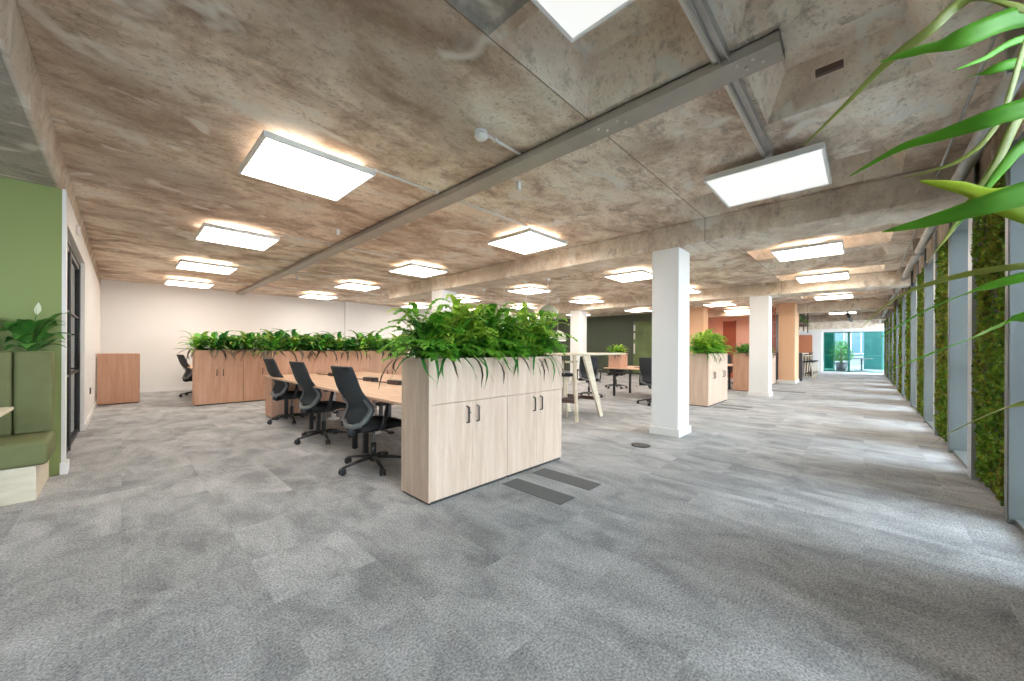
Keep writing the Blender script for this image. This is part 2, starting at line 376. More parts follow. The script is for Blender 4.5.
struct(MB().box(17.7, XE-.9, 2.95, 3.05, 0, ZS, 'brown'), 'wall_bar')

# columns
def column(x, y, name, w=.43, d=.43, top=ZB):
    c = MB(); c.box(x, x+w, y, y+d, .11, top, 'colwhite'); c.box(x+.002, x+w-.002, y+.002, y+d-.002, 0, .11, 'colwhite')
    o = c.build(name, bevel=.004)
    MB().box(x-.025, x+w+.025, y-.025, y+d+.025, 0, .11, 'skirt').build('skirting', o, bevel=.006); return o
for (x, y, lb) in ((5.24, 1.84, 'large square white column standing between the near planter cabinet and the corridor'),
                   (11.42, 1.77, 'square white column further along the corridor, second from the camera'),
                   (5.24, 7.28, 'white column rising behind the ferns of the nearest planter'),
                   (11.42, 7.45, 'white column beside the high table and dark green wall'),
                   ):
    o = column(x, y, 'column', w=.44, d=.37 if (x < 6 and y < 3) else .43); o['label'] = lb; o['category'] = 'column'; o['group'] = 'square white columns'

# window wall on the right: moss piers and blinds
P0, PER = 4.37, 2.48
def moss_panel(x0, x1, idx):
    e = empty('moss_panel', ((x0+x1)/2, Y0, 0), 0, MOSSLAB[min(idx, len(MOSSLAB)-1)], 'moss panel', 'vertical moss panels on the window wall')
    w = (x1-x0)/2
    MB().box(-w, w, -.10, -.03, .06, 2.62, 'mosspanel').build('backing', e)
    t = MB(); rnd = random.Random(idx)
    n = 4600 if idx < 1 else (2400 if idx < 3 else 900); sz = .022 if idx < 1 else (.028 if idx < 3 else .05)
    for k in range(n):
        x = rnd.uniform(-w+.01, w-.01); z = rnd.uniform(.08, 2.60)
        bulge = .012+.014*sin(x*9+idx)*sin(z*5+idx*2)+rnd.uniform(-.012, .012)
        if rnd.random() < .5: mt = 'moss1' if sin(z*2.3+x*3+idx)+rnd.uniform(-.6, .6) > 0 else 'moss2'
        else: mt = 'moss2' if rnd.random() < .45 else 'moss1'
        c = Vector((x, bulge-.035, z)); q = Euler((rnd.uniform(-1.2, 1.2), rnd.uniform(-1.2, 1.2), rnd.uniform(0, 6.28))).to_matrix(); s = sz*rnd.uniform(.6, 1.4)
        t.add([tuple(c+q@Vector(p)) for p in ((-s, 0, 0), (0, .4*s, s*.7), (s, 0, 0), (0, -.3*s, -s*.7))], [(0, 1, 2, 3)], mt)
    t.build('moss', e)
MOSSLAB = ['nearest and widest vertical moss panel on the window wall', 'second moss panel along the window wall', 'third moss panel along the window wall', 'fourth moss panel along the window wall',
           'narrow distant moss panel towards the corridor end']
npan = 9
wins = []
for i in range(-4, npan):
    x0 = P0+PER*i; x1 = x0+1.08
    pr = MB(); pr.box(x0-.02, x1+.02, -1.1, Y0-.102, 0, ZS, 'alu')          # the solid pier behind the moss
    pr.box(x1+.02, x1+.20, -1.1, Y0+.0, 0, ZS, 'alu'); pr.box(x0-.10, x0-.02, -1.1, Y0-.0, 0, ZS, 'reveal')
    struct(pr, 'wall_pier_right')
    if i >= 0: moss_panel(x0, x1, i)
    wx0, wx1 = x1+.20, x0+PER-.10
    if wx0 > XE: continue
    fr = MB()                                                   # deep reveal, glass set back at its outer edge
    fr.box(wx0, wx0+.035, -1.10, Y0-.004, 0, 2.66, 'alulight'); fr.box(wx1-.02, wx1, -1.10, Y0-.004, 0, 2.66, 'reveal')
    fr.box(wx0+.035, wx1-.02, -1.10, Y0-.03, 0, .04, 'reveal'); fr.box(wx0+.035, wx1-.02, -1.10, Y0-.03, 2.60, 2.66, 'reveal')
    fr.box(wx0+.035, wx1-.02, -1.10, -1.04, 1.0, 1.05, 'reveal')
    wn = struct(fr, 'window_%d' % (i+6))
    MB().box(wx0+.035, wx1-.02, -1.075, -1.065, .04, 2.6, 'glassclear').build('pane', wn)
struct(MB().box(-6.1, XE, -1.1, Y0-.02, 2.66, ZS, 'slab'), 'wall_right_head')
# pipes along the window head
pp = MB(); pp.tube([(2.0, -.60, 2.72), (XE-.2, -.60, 2.72)], .045, 'zinc', 12); o = pp.build('ceiling_pipe')
o['label'] = 'long grey pipe running under the ceiling along the window wall'; o['category'] = 'pipe'
for k in range(10): MB().box(3.2+k*2.6, 3.24+k*2.6, -.66, -.54, 2.66, ZS, 'zinc').build('pipe_bracket', o)
pp = MB(); pp.tube([(2.0, -.48, 2.83), (9, -.50, 2.81), (XE-.2, -.48, 2.83)], .010, 'zinc', 8); o = pp.build('ceiling_cable'); o['label'] = 'thin grey cable clipped under the ceiling beside the grey pipe'; o['category'] = 'cable'

# glazed end of the corridor
eg = MB()
eg.box(XE, XE+.12, -1, 3.0, 2.42, ZS+.1, 'beam'); struct(eg, 'wall_end_head')
struct(MB().box(XE-.04, XE+.12, -1, 3.0, 2.26, 2.44, 'skirt'), 'trim_6')
struct(MB().box(XE-.9, XE+.12, 1.72, 3.0, 0, 2.26, 'colwhite'), 'wall_end')
fr = MB()
for y0, y1 in ((1.66, 1.72), (1.22, 1.26), (.57, .67), (-.74, -.70)): fr.box(XE-.02, XE+.08, y0, y1, 0, 2.26, 'teal')
fr.box(XE-.02, XE+.08, -.74, 1.72, 2.2, 2.26, 'teal'); fr.box(XE-.02, XE+.08, -.74, 1.72, 0, .05, 'teal'); fr.box(XE, XE+.05, -.74, 1.7, .92, .95, 'teal')
we = struct(fr, 'window_2')
for y0, y1 in ((1.26, 1.66), (.67, 1.22), (-.70, .57)): MB().box(XE+.02, XE+.03, y0, y1, .05, 2.2, 'glass' if y0 < 1 else 'glassgreen').build('pane', we)
struct(MB().box(XE+.12, 60, -12, 16, -.12, 0, 'paving').box(-12, 60, -14, -1.1, -.14, -.02, 'paving'), 'floor_terrace')
bf = empty('building', (44, 0, 0), 0, 'pale office building with white window grid beyond the end glazing', 'building')
fa = MB(); fa.box(0, 6, -14, 16, 0, 14, 'facade'); fa.build('wall', bf)
for zz in range(4):
    for k in range(14):
        y = -11+k*1.75; f_ = MB(); f_.box(-.08, 0, y, y+1.35, .9+zz*3.0, 2.9+zz*3.0, 'alulight')
        fo = f_.build('window', bf)
        MB().box(-.10, -.08, y+.07, y+.64, .97+zz*3, 2.83+zz*3, 'glassblue').box(-.10, -.08, y+.71, y+1.28, .97+zz*3, 2.83+zz*3, 'glassblue').build('pane', fo)
ds = MB(); ds.box(0, .15, 0, 1.3, 0, 3.2, 'darkteal'); o = ds.build('cladding_screen', loc=(33, -1.3, 0)); o['label'] = 'dark teal screen standing outside right of the glazed end doors'; o['category'] = 'screen'
ds = MB(); ds.box(0, .15, 0, .45, 0, 3.2, 'darkteal'); o = ds.build('cladding_screen', loc=(33, 1.5, 0)); o['label'] = 'narrow dark teal post standing outside left of the glazed end doors'; o['category'] = 'screen'

# ------------------------------------------------------------------ ceiling fixtures
def light_panel(x, y, on=True, label='', size=.88, z=2.80, group='square ceiling light panels'):
    e = empty('ceiling_light', (x, y, z), 0, label, 'ceiling light', group); h = size/2
    fr = MB()
    for a in ((-h, -h+.02, -h, h), (h-.02, h, -h, h), (-h+.02, h-.02, -h, -h+.02), (-h+.02, h-.02, h-.02, h)): fr.box(a[0], a[1], a[2], a[3], -.004, .045, 'lightframe')
    fr.box(-h+.02, h-.02, -h+.02, h-.02, .035, .045, 'lightframe'); fr.build('frame', e)
    MB().box(-h+.02, h-.02, -h+.02, h-.02, 0, .02, 'panel' if on else 'paneloffglow').build('diffuser', e)
    if on: MB().box(-h+.12, h-.12, -h+.12, h-.12, .046, .052, 'uplight').build('uplight', e)
    su = MB()
    for sx in (-.25, .25): su.tube([(sx, 0, .045), (sx, 0, ZS-z+.0)], .008, 'conduit', 6)
    su.lathe((0, 0, ZS-z-.045), [(.045, 0), (.045, .045)], 'whiteplastic', 14); su.build('suspension', e)
    return e
M['uplight'] = emit('uplight_diffuser', (1., .92, .82), 3.)
XL = [(1.17, 'left of the steel channel'), (4.24, 'right of the steel channel'), (7.75, 'past the first beam'), (10.68, 'before the second beam'), (14.75, 'past the second beam'), (17.55+.95, 'past the apricot pier'), (21.2, 'far down the corridor'), (26.0, 'at the corridor end')]
YL = [.67, 3.72, 6.72, 9.62, 12.4]
rowname = ['window row', 'second row from the windows', 'third row from the windows', 'fourth row from the windows', 'row nearest the back wall']
for i, (x, xn) in enumerate(XL):
    for j, y in enumerate(YL):
        if x > 17 and (j > 1 or (i > 5 and j > 0)): continue
        if (i, j) == (5, 1): x = 17.3
        if i == 4 and j == 1: x = 14.6
        off = (i, j) in ((0, 0), (1, 0))
        lab = ('plain white ceiling panel at the top edge, hanging under a coffer' if i == 0 else 'plain white ceiling panel hanging at the end of the zinc trunking') if off else 'lit ceiling panel %s, %s' % (xn, rowname[j])
        light_panel(x, y, not off, lab)
# steel channel under the slab
st = MB(); st.box(2.40, 2.58, .33, YB, ZS-.02, ZS-.012, 'steel').box(2.40, 2.406, .33, YB, ZS-.075, ZS-.012, 'steel').box(2.574, 2.58, .33, YB, ZS-.075, ZS-.012, 'steel').box(2.406, 2.574, .33, YB, ZS-.075, ZS-.068, 'steel')
o = st.build('steel_channel'); o['label'] = 'long grey steel channel bolted under the concrete ceiling towards the back wall'; o['category'] = 'steel beam'
for y in (1.25, 1.40, .50, .42):
    MB().lathe((2.50, y, ZS-.085), [(.009, 0), (.009, .012)], 'conduit', 8).build('bolt', o); MB().lathe((2.44, y+.04, ZS-.085), [(.009, 0), (.009, .012)], 'conduit', 8).build('bolt', o)
# zinc trunking with twin conduits
tr = MB(); tr.box(1.2, 3.80, .565, .615, ZS-.035, ZS, 'zinc'); tr.box(1.2, 3.80, .565, .570, ZS-.06, ZS-.03, 'zinc'); tr.box(1.2, 3.80, .61, .615, ZS-.06, ZS-.03, 'zinc')
o = tr.build('cable_trunking', bevel=.002); o['label'] = 'zinc cable trunking running over the steel channel between the coffers'; o['category'] = 'trunking'
o2 = MB().tube([(1.2, .64, ZS-.022), (3.84, .64, ZS-.022)], .018, 'conduit', 10).build('conduit', o)
o3 = MB().lathe((3.84, .60, ZS-.05), [(.028, -.02), (.03, 0), (.03, .05)], 'whiteplastic', 12).build('end_cap', o)
def conduit(y, x0, x1, lab, z=ZS-.012):
    o = MB().tube([(x0, y, z), (x1, y, z)], .013, 'conduit', 8).build('ceiling_conduit'); o['label'] = lab; o['category'] = 'conduit'; o['group'] = 'galvanised conduits between ceiling panels'
    for k in range(int((x1-x0)/.7)+1): MB().box(x0+.1+k*.7, x0+.13+k*.7, y-.02, y+.02, z-.013, ZS, 'conduit').build('saddle', o)
for y, nm in ((3.40, 'in the row over the near planter cabinet'), (6.40, 'in the third row from the windows'), (9.3, 'in the fourth row from the windows'), (12.1, 'in the row closest to the back wall')):
    conduit(y, 1.55, 2.39, 'left conduit to the steel channel, %s' % nm)
    conduit(y, 2.59, 3.86, 'right conduit from the steel channel, %s' % nm)
conduit(2.19, 1.98, 2.39, 'short conduit joining the smoke detector to the steel channel')
def detector(x, y, r, lab):
    e = empty('smoke_detector', (x, y, ZS), 0, lab, 'smoke detector')
    MB().lathe((0, 0, 0), [(r*.9, 0), (r*.9, -.018)], 'whiteplastic', 24).build('base', e)
    MB().lathe((0, 0, -.018), [(r*.8, 0), (r*.95, -.012), (r, -.025), (r*.7, -.045), (r*.35, -.052)], 'whiteplastic', 24).lathe((0, 0, -.0405), [(r*.88, 0), (r*.84, -.004)], 'black', 24).build('head', e)
detector(1.95, 2.2, .055, 'round white smoke detector on the concrete left of the steel channel')
def sensor(x, y, lab):
    o = MB().box(x-.02, x+.02, y-.02, y+.02, ZS-.03, ZS, 'whiteplastic').rbox(x-.022, x+.022, y-.022, y+.022, ZS-.085, ZS-.028, 'whiteplastic', .008).build('motion_sensor'); o['label'] = lab; o['category'] = 'sensor'
sensor(2.80, 2.58, 'small white motion sensor right of the steel channel'); sensor(2.14, 5.5, 'small white sensor box left of the steel channel before the second light row')
sensor(2.9, 9.9, 'distant small white sensor right of the steel channel near the back wall'); sensor(6.2, 2.0, 'small white sensor on the ceiling behind the big white column')
# metal junction plate inside the far coffer
o = MB().box(3.16, 3.19, .10, .24, ZS+.10, ZS+.14, 'brown').build('junction_box'); o['label'] = 'small dark junction box on the inner side of the corridor coffer'; o['category'] = 'junction box'
# pendants
def pendant(x, y, zb, r, lab, wire=True):
    e = empty('pendant_lamp', (x, y, zb), 0, lab, 'pendant lamp', 'sage green dome pendants')
    pr = [(r, 0), (r*.98, r*.18), (r*.9, r*.5), (r*.7, r*.85), (r*.4, r*1.05), (.03, r*1.12), (.03, r*1.2)]
    MB().lathe((0, 0, 0), pr, 'dome', 28).build('shade', e)
    MB().lathe((0, 0, -.012), [(r*.92, 0), (r*.92, .01)], 'pendglow', 24).build('diffuser', e)
    MB().tube([(0, 0, r*1.2), (0, 0, ZS-zb-.06)], .006, 'whiteplastic', 6).build('cord', e)
    MB().lathe((0, 0, ZS-zb), [(.06, 0), (.055, -.05), (.03, -.09), (.01, -.12)], 'whiteplastic', 16).build('canopy', e)
M['pendglow'] = emit('pendant_diffuser', (1, .9, .75), 1.)
for y, lab in ((5.44, 'sage green dome pendant over the high table, nearest to the column'), (6.12, 'sage green dome pendant second in the row above the high tables'), (6.9, 'sage green dome pendant third in the row above the fern tops'), (7.7, 'sage green dome pendant hidden lowest behind the fern tops')):
    pendant(6.95, y, 1.98, .25, lab)
pendant(10.2, 7.55, 1.5, .30, 'lower green dome pendant hanging beside the far white column')
# suspended black track near the end of the corridor
o = MB().tube([(18.6, .45, 2.60), (22.5, .42, 2.52)], .05, 'black', 8).build('lighting_track'); o['label'] = 'black suspended lighting track over the far corridor'; o['category'] = 'track light'
for x in (19, 22.2): MB().tube([(x, .45, 2.6), (x, .45, ZS)], .012, 'black', 6).build('hanger', o)

# ------------------------------------------------------------------ foliage
def ribbon(mb, pts, wid, mat, fold=.25, side=None):
    k = len(pts); rows = []
    for i, p in enumerate(pts):
        t = (pts[min(i+1, k-1)]-pts[max(i-1, 0)])
        t = t.normalized() if t.length > 1e-6 else Vector((0, 0, 1))
        s = t.cross(side if side is not None else Vector((0, 0, 1)))
        if s.length < 1e-3: s = Vector((1, 0, 0))
        s.normalize(); n = s.cross(t).normalized(); w = wid[i] if isinstance(wid, list) else wid
        rows.append([p-s*w+n*w*fold, p, p+s*w+n*w*fold])
    mb.sheet(rows, mat)
def arch(r, az, length, rise, droop, n=7, start=0.0):
    d = Vector((cos(az), sin(az), 0)); pts = []
    for i in range(n):
        t = i/(n-1); out = length*(t**1.1)
        pts.append(d*(start+out) + Vector((0, 0, rise*sin(min(1, t*1.1)*pi*.55) - droop*t*t)))
    return pts
LW = [.12, .6, .95, 1, .8, .45, .04]
def lobed_leaf(mb, r, base, az, L_, rise, droop, mat, lobes=6):
    d = Vector((cos(az), sin(az), 0)); pts = [base+p for p in arch(r, az, L_, rise, droop, 9)]
    # stalk
    mb.tube([tuple(p) for p in pts[:5]], .0035, 'olive', 3, cap=False)
    b = pts[3:]; n = len(b)
    ribbon(mb, b, [L_*.15*x for x in (.3, .7, .8, .6, .4, .05)], mat)
    for i in range(lobes):
        t = i/(lobes-1); f = t*(n-1.3); j = int(f); p = b[j].lerp(b[min(j+1, n-1)], f-j)
        tg = (b[min(j+1, n-1)]-b[max(j-1, 0)]).normalized(); sd = tg.cross(Vector((0, 0, 1)))
        if sd.length < .01: sd = Vector((1, 0, 0))
        sd.normalize()
        ll = L_*.34*(1-.55*t)*r.uniform(.8, 1.15)
        for s in (-1, 1):
            dr = (sd*s*(1-.3*t)+tg*(.25+.6*t)).normalized(); q = [p, p+dr*ll*.5+Vector((0, 0, ll*.06)), p+dr*ll+Vector((0, 0, -ll*.18))]
            ribbon(mb, q, [L_*.045, L_*.062, .002], mat, .15)
def make_lush(seed, tone='bright', scale=1., trail=True):
    r = random.Random(seed); mb = MB()
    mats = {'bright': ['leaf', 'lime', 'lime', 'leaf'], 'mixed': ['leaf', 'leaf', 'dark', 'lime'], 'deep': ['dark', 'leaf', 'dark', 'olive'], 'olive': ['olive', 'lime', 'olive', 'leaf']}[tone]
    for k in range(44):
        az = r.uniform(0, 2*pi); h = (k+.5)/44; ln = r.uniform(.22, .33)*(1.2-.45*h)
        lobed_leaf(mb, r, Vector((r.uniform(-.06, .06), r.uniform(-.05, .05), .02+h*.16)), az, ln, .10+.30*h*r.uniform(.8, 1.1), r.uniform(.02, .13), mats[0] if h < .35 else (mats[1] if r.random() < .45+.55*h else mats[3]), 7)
    for k in range(46):        # strap leaves
        az = r.uniform(0, 2*pi); ln = r.uniform(.12, .28)
        pts = arch(r, az, ln, r.uniform(.14, .42), r.uniform(0, .14), 7); w = r.uniform(.012, .026)
        ribbon(mb, [p+Vector((0, 0, .02)) for p in pts], [w*x for x in LW], r.choice(mats+['leaf']))
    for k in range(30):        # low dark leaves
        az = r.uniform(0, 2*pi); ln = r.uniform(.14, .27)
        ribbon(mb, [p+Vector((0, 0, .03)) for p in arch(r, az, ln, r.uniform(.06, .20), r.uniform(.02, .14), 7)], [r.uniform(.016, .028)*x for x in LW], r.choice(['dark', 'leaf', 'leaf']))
    if trail:
        for k in range(6):
            az = r.choice([-pi/2, -pi/2, pi/2])+r.uniform(-1., 1.); d = Vector((cos(az), sin(az), 0)); out = r.uniform(.27, .33); dn = r.uniform(.06, .19); c = r.uniform(-.2, .2)
            sd = Vector((-d.y, d.x, 0))
            ph = r.uniform(0, 6); pts = [d*out*min(1, t*1.25)*(1+.02*sin(ph+t*6))+sd*(c*t*t+.018*sin(ph+t*7))+Vector((0, 0, .06*sin(pi*min(1, t*1.2))-max(0, t-.62)**1.3*dn*4.0)) for t in [i/12 for i in range(13)]]
            ribbon(mb, pts, [.005, .006, .008, .009, .010, .011, .011, .011, .010, .009, .007, .004, .001], r.choice(['tendril', 'tendril', 'dark']), .2)
    return mb
def make_broad(seed, tone='deep'):     # lower bushy planting of the far planters
    r = random.Random(seed); mb = MB(); mats = {'deep': ['dark', 'leaf', 'olive', 'dark'], 'lime': ['lime', 'leaf', 'olive', 'lime'], 'rust': ['olive', 'tendril', 'olive', 'dark']}[tone]
    for k in range(70):
        az = r.uniform(0, 2*pi); ln = r.uniform(.10, .30); h = r.random()
        pts = arch(r, az, ln, .04+.28*h*r.uniform(.6, 1), r.uniform(0, .10), 7); w = r.uniform(.018, .034)
        ribbon(mb, [p+Vector((r.uniform(-.02, .02), 0, .01)) for p in pts], [w*x for x in LW], r.choice(mats))
    for k in range(9):
        az = r.choice([-pi/2, -pi/2, pi/2])+r.uniform(-.9, .9); d = Vector((cos(az), sin(az), 0)); out = r.uniform(.25, .31); dn = r.uniform(.05, .22)
        pts = [d*out*min(1, t*1.2)+Vector((-d.y, d.x, 0))*.10*sin(k*2.1)*t*t+Vector((0, 0, .04*sin(pi*min(1, t*1.3))-max(0, t-.7)*dn*2.2)) for t in [i/8 for i in range(9)]]
        ribbon(mb, pts, [.005, .009, .012, .013, .013, .012, .009, .006, .001], 'tendril', .2)
    return mb
def mesh_proto(mb, name):
    me = bpy.data.meshes.new(name); me.from_pydata(mb.v, [], mb.f)
    for mt in mb.mats: me.materials.append(M[mt])
    me.polygons.foreach_set('material_index', mb.mi); me.polygons.foreach_set('use_smooth', mb.sm); me.update(); return me
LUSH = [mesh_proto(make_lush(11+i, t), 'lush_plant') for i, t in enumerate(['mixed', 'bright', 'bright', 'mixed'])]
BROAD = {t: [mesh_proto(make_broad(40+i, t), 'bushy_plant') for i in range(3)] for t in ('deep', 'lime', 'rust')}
def plant(me, name, x, y, z, rz, s, label, group, cat='plant', sz=None):
    o = bpy.data.objects.new(name, me); col.objects.link(o); o.location = (x, y, z); o.rotation_euler = (0, 0, rz); o.scale = (s, s, sz or s)
    o['label'] = label; o['category'] = cat
    if group: o['group'] = group
    return o

# ------------------------------------------------------------------ planter cabinets
def planter_cabinet(x0, w, y0, h, label, wd='wood', depth=.40, doors=True, group=None, end=True, handles=True):
    e = empty('planter_cabinet', (x0, y0, 0), 0, label, 'planter cabinet', group); zf = h-.36
    c = MB(); t = .02
    c.box(0, t, .0 if end else .02, depth, .02, h, wd); c.box(w-t, w, .02, depth, .02, h, wd); c.box(t, w-t, depth-.018, depth, .02, h, wd)
    c.box(t, w-t, .02, depth-.018, .02, .04, wd); c.box(t, w-t, .02, depth-.018, h-.24, h-.22, wd)
    c.build('carcass', e, bevel=.0015)
    MB().box(.012, w-.012, .012, depth-.01, 0, .022, 'edge').build('plinth', e)
    MB().box(t if end else 0, w-.001, 0, .019, zf+.002, h, wd).build('fascia_panel', e, bevel=.0015)
    MB().box(t, w-t, .02, depth-.018, h-.07, h-.045, 'soil').build('soil', e)
    mid = w/2
    for k, (a, b, hx) in enumerate(((t if end else .002, mid-.0015, mid-.055), (mid+.0015, w-.002, mid+.055))):
        d = MB().box(a, b, -.0005, .0185, .024, zf-.002, wd).build('door', e, bevel=.0012)
        if handles: MB().tube([(hx, 0, zf-.045), (hx, -.028, zf-.05), (hx, -.028, zf-.175), (hx, 0, zf-.18)], .0075, 'handle', 8).build('handle', d)
    if handles: MB().lathe((mid-.02, -.001, zf-.10), [(.009, 0), (.009, .004)], 'greyplastic', 12, axis=(0, -1, 0)).build('lock', e)
    return e
HC1 = 1.125
planter_cabinet(1.61, .861, 2.40, HC1, 'nearest planter cabinet, left half with pale oak end panel and two doors')
planter_cabinet(2.472, .848, 2.40, HC1, 'nearest planter cabinet, right half facing the floor grilles', end=False)
G = 'lush ferns and philodendrons on the nearest planter'
side = ['leftmost', 'second from the left', 'third from the left', 'fourth from the left', 'fifth from the left', 'third from the right', 'second from the right', 'rightmost']
for i in range(8):
    x = 1.70+i*.215
    plant(LUSH[i % 4], 'leafy_fern', x, 2.60+random.uniform(-.03, .03), HC1-.05, random.choice([0, pi])+random.uniform(-.25, .25), 1.08, '%s leafy green plant growing from the nearest planter cabinet' % side[i].capitalize(), G, sz=random.uniform(.98, 1.14) if i not in (0,) else .95)

def planter_row(x0, n, w, y0, h, labs, wd, meshes, pl, np_, handles=True, s=1., zoff=-.05):
    for k in range(n): planter_cabinet(x0+k*w, w-.002, y0, h, labs[k], wd, handles=handles, end=(k == 0))
    X1 = x0+n*w
    for i in range(np_):
        x = x0+.10+(X1-x0-.2)*i/(np_-1)
        tag = 'leftmost' if i == 0 else ('rightmost' if i == np_-1 else '%s from the left' % ['', 'second', 'third', 'fourth', 'fifth', 'sixth', 'seventh', 'eighth', 'ninth'][i])
        plant(meshes[i % len(meshes)], 'bushy_plant', x, y0+.2+random.uniform(-.02, .02), h+zoff, random.choice([0, pi])+random.uniform(-.3, .3), s*random.uniform(.92, 1.12), '%s bushy plant on the %s' % (tag, pl), 'bushy plants on the %s' % pl)
planter_row(1.75, 3, .86, 7.28, 1.15, ['planter cabinet closing the far end of the long desk, left third', 'planter cabinet closing the far end of the long desk, middle third', 'planter cabinet closing the far end of the long desk, right third'], 'woodwarm', BROAD['deep'], 'planter ending the long desk', 10, s=1.5)
planter_row(1.03, 3, .82, 9.93, 1.15, ['distant planter cabinet beside the back chair, left third with handles', 'distant planter cabinet, middle third partly behind the long desk end', 'distant planter cabinet, right third hidden behind the long desk planter'], 'woodwarm', BROAD['deep'], 'planter near the back wall', 9, s=1.6)
planter_row(8.46, 2, .75, 2.36, 1.125, ['planter cabinet behind the big white column, half showing its oak end', 'planter cabinet behind the big white column, half with floor grilles before it'], 'wood', [LUSH[1], LUSH[2], LUSH[0]], 'planter between the white columns', 5, s=1.0)
e = empty('planter_box', (8.58, 4.42, .74), 0, 'terracotta planter box standing on the far end of the right-hand desk', 'planter')
MB().box(0, .40, 0, .02, 0, .37, 'terrapale').box(0, .40, .30, .32, 0, .37, 'terrapale').box(0, .02, .02, .30, 0, .37, 'terrapale').box(.38, .40, .02, .30, 0, .37, 'terrapale').build('box', e); MB().box(.02, .38, .02, .30, .25, .33, 'soil').build('soil', e)
for i, x in enumerate((8.62, 8.78, 8.94)): plant(BROAD['lime'][i], 'bushy_plant', x, 4.6, 1.06, i*1.1, .95, '%s lime green plant in the terracotta planter box' % ['Left', 'Middle', 'Right'][i], 'lime plants in the terracotta box')
o = MB().rbox(0, .34, 0, .25, 0, .07, 'terrapale', .008).build('desk_tray', loc=(8.75, 3.75, .74)); o['label'] = 'flat salmon coloured tray on the right-hand desk'; o['category'] = 'tray'
planter_row(12.5, 2, .75, 2.42, 1.12, ['reddish planter cabinet seen left of the second white column', 'reddish planter cabinet hidden behind the second white column'], 'woodred', BROAD['deep'], 'planter left of the second white column', 5, s=1.1)
planter_row(15.0, 2, .6, 2.3, 1.10, ['pale planter cabinet between the second column and the apricot pier, left part', 'pale planter cabinet between the second column and the apricot pier, right part'], 'wood', BROAD['deep'], 'planter beside the apricot pier', 4, s=1.1, handles=False)
planter_row(5.2, 2, .75, 7.9, 1.12, ['planter cabinet behind the high table, left half', 'planter cabinet behind the high table, right half'], 'woodred', BROAD['rust'], 'planter behind the high table', 5, s=1.4, handles=False)

# plain oak cabinet against the left wall
e = empty('storage_cabinet', (XW+.02, 11.42, 0), 0, 'plain warm oak storage cabinet standing against the left wall', 'cabinet')
MB().box(0, .60, 0, .45, .02, 1.07, 'woodred').build('carcass', e, bevel=.002); MB().box(-.0, .60, -.019, -.001, .02, 1.07, 'woodred').build('end_panel', e, bevel=.002)
MB().box(.01, .59, .01, .44, 0, .022, 'edge').build('plinth', e); MB().box(.602, .62, .01, .22, .03, 1.06, 'woodred').build('door', e); MB().box(.602, .62, .225, .44, .03, 1.06, 'woodred').build('door', e)

# ------------------------------------------------------------------ desks
def bench_desk(x0, x1, y0, y1, label, group, top='woodtop'):
    e = empty('bench_desk', (x0, y0, 0), 0, label, 'desk', group); W = x1-x0; D = y1-y0-.004; m = W/2
    for a, b in ((0, m-.03), (m+.03, W)): MB().box(a, b, 0, D, .715, .74, top).build('desktop', e, bevel=.002)
    MB().box(m-.028, m+.028, 0, D, .70, .71, 'black').build('cable_tray', e)
    for yy in (.14, D-.14):
        MB().box(.22, W-.22, yy-.025, yy+.025, .665, .714, 'black').build('cross_beam', e)
        for xx in (.30, W-.30): MB().box(xx-.025, xx+.025, yy-.025, yy+.025, 0, .665, 'black').build('leg', e, bevel=.003)
    pl = MB()
    for k in range(10): pl.lathe((m, D/2, .05+k*.062), [(.03, 0), (.038, .015), (.038, .04), (.03, .055)], 'whiteplastic', 12)
    pl.lathe((m, D/2, 0), [(.09, 0), (.09, .02), (.03, .04)], 'whiteplastic', 16); pl.build('cable_spine', e)
for k, lab in enumerate(['long oak bench desk bay nearest to the front planter', 'middle bay of the long oak bench desk', 'far bay of the long oak bench desk beside its end planter']):
    bench_desk(1.63, 3.32, 2.80+k*1.49, 2.80+(k+1)*1.49, lab, 'bays of the long bench desk')
bench_desk(8.5, 10.0, 2.78, 4.84, 'right-hand oak bench desk before the dark green wall', None)
bench_desk(1.1, 2.7, 10.35, 11.9, 'hidden oak bench desk behind the distant planter, front bay', 'bench desks near the back wall')
bench_desk(1.1, 2.7, 11.9, 13.4, 'hidden oak bench desk behind the distant planter, rear bay', 'bench desks near the back wall')
bench_desk(12.5, 14.0, 2.84, 4.4, 'distant oak bench desk behind the second white column', None)
def power_module(x, y, lab, z=.74):
    e = empty('power_module', (x, y, z), .1, lab, 'desk socket', 'desk power modules on the long desk')
    MB().rbox(-.045, .045, -.13, .13, 0, .055, 'black', .008).build('housing', e)
    s = MB()
    for k in range(3): s.box(-.0475, -.0455, -.10+k*.07, -.05+k*.07, .012, .044, 'brown')
    s.build('socket_face', e)
    MB().tube([(0, .13, .02), (.02, .3, .012), (-.02, .5, .012), (0, .62, .012)], .007, 'black', 6).build('cable', e)
power_module(2.42, 4.35, 'black desk power module nearest to the front planter'); power_module(2.42, 5.05, 'black desk power module in the middle of the long desk'); power_module(2.42, 6.35, 'black desk power module at the far end of the long desk')
power_module(9.0, 3.6, 'small dark power module on the right-hand desk')

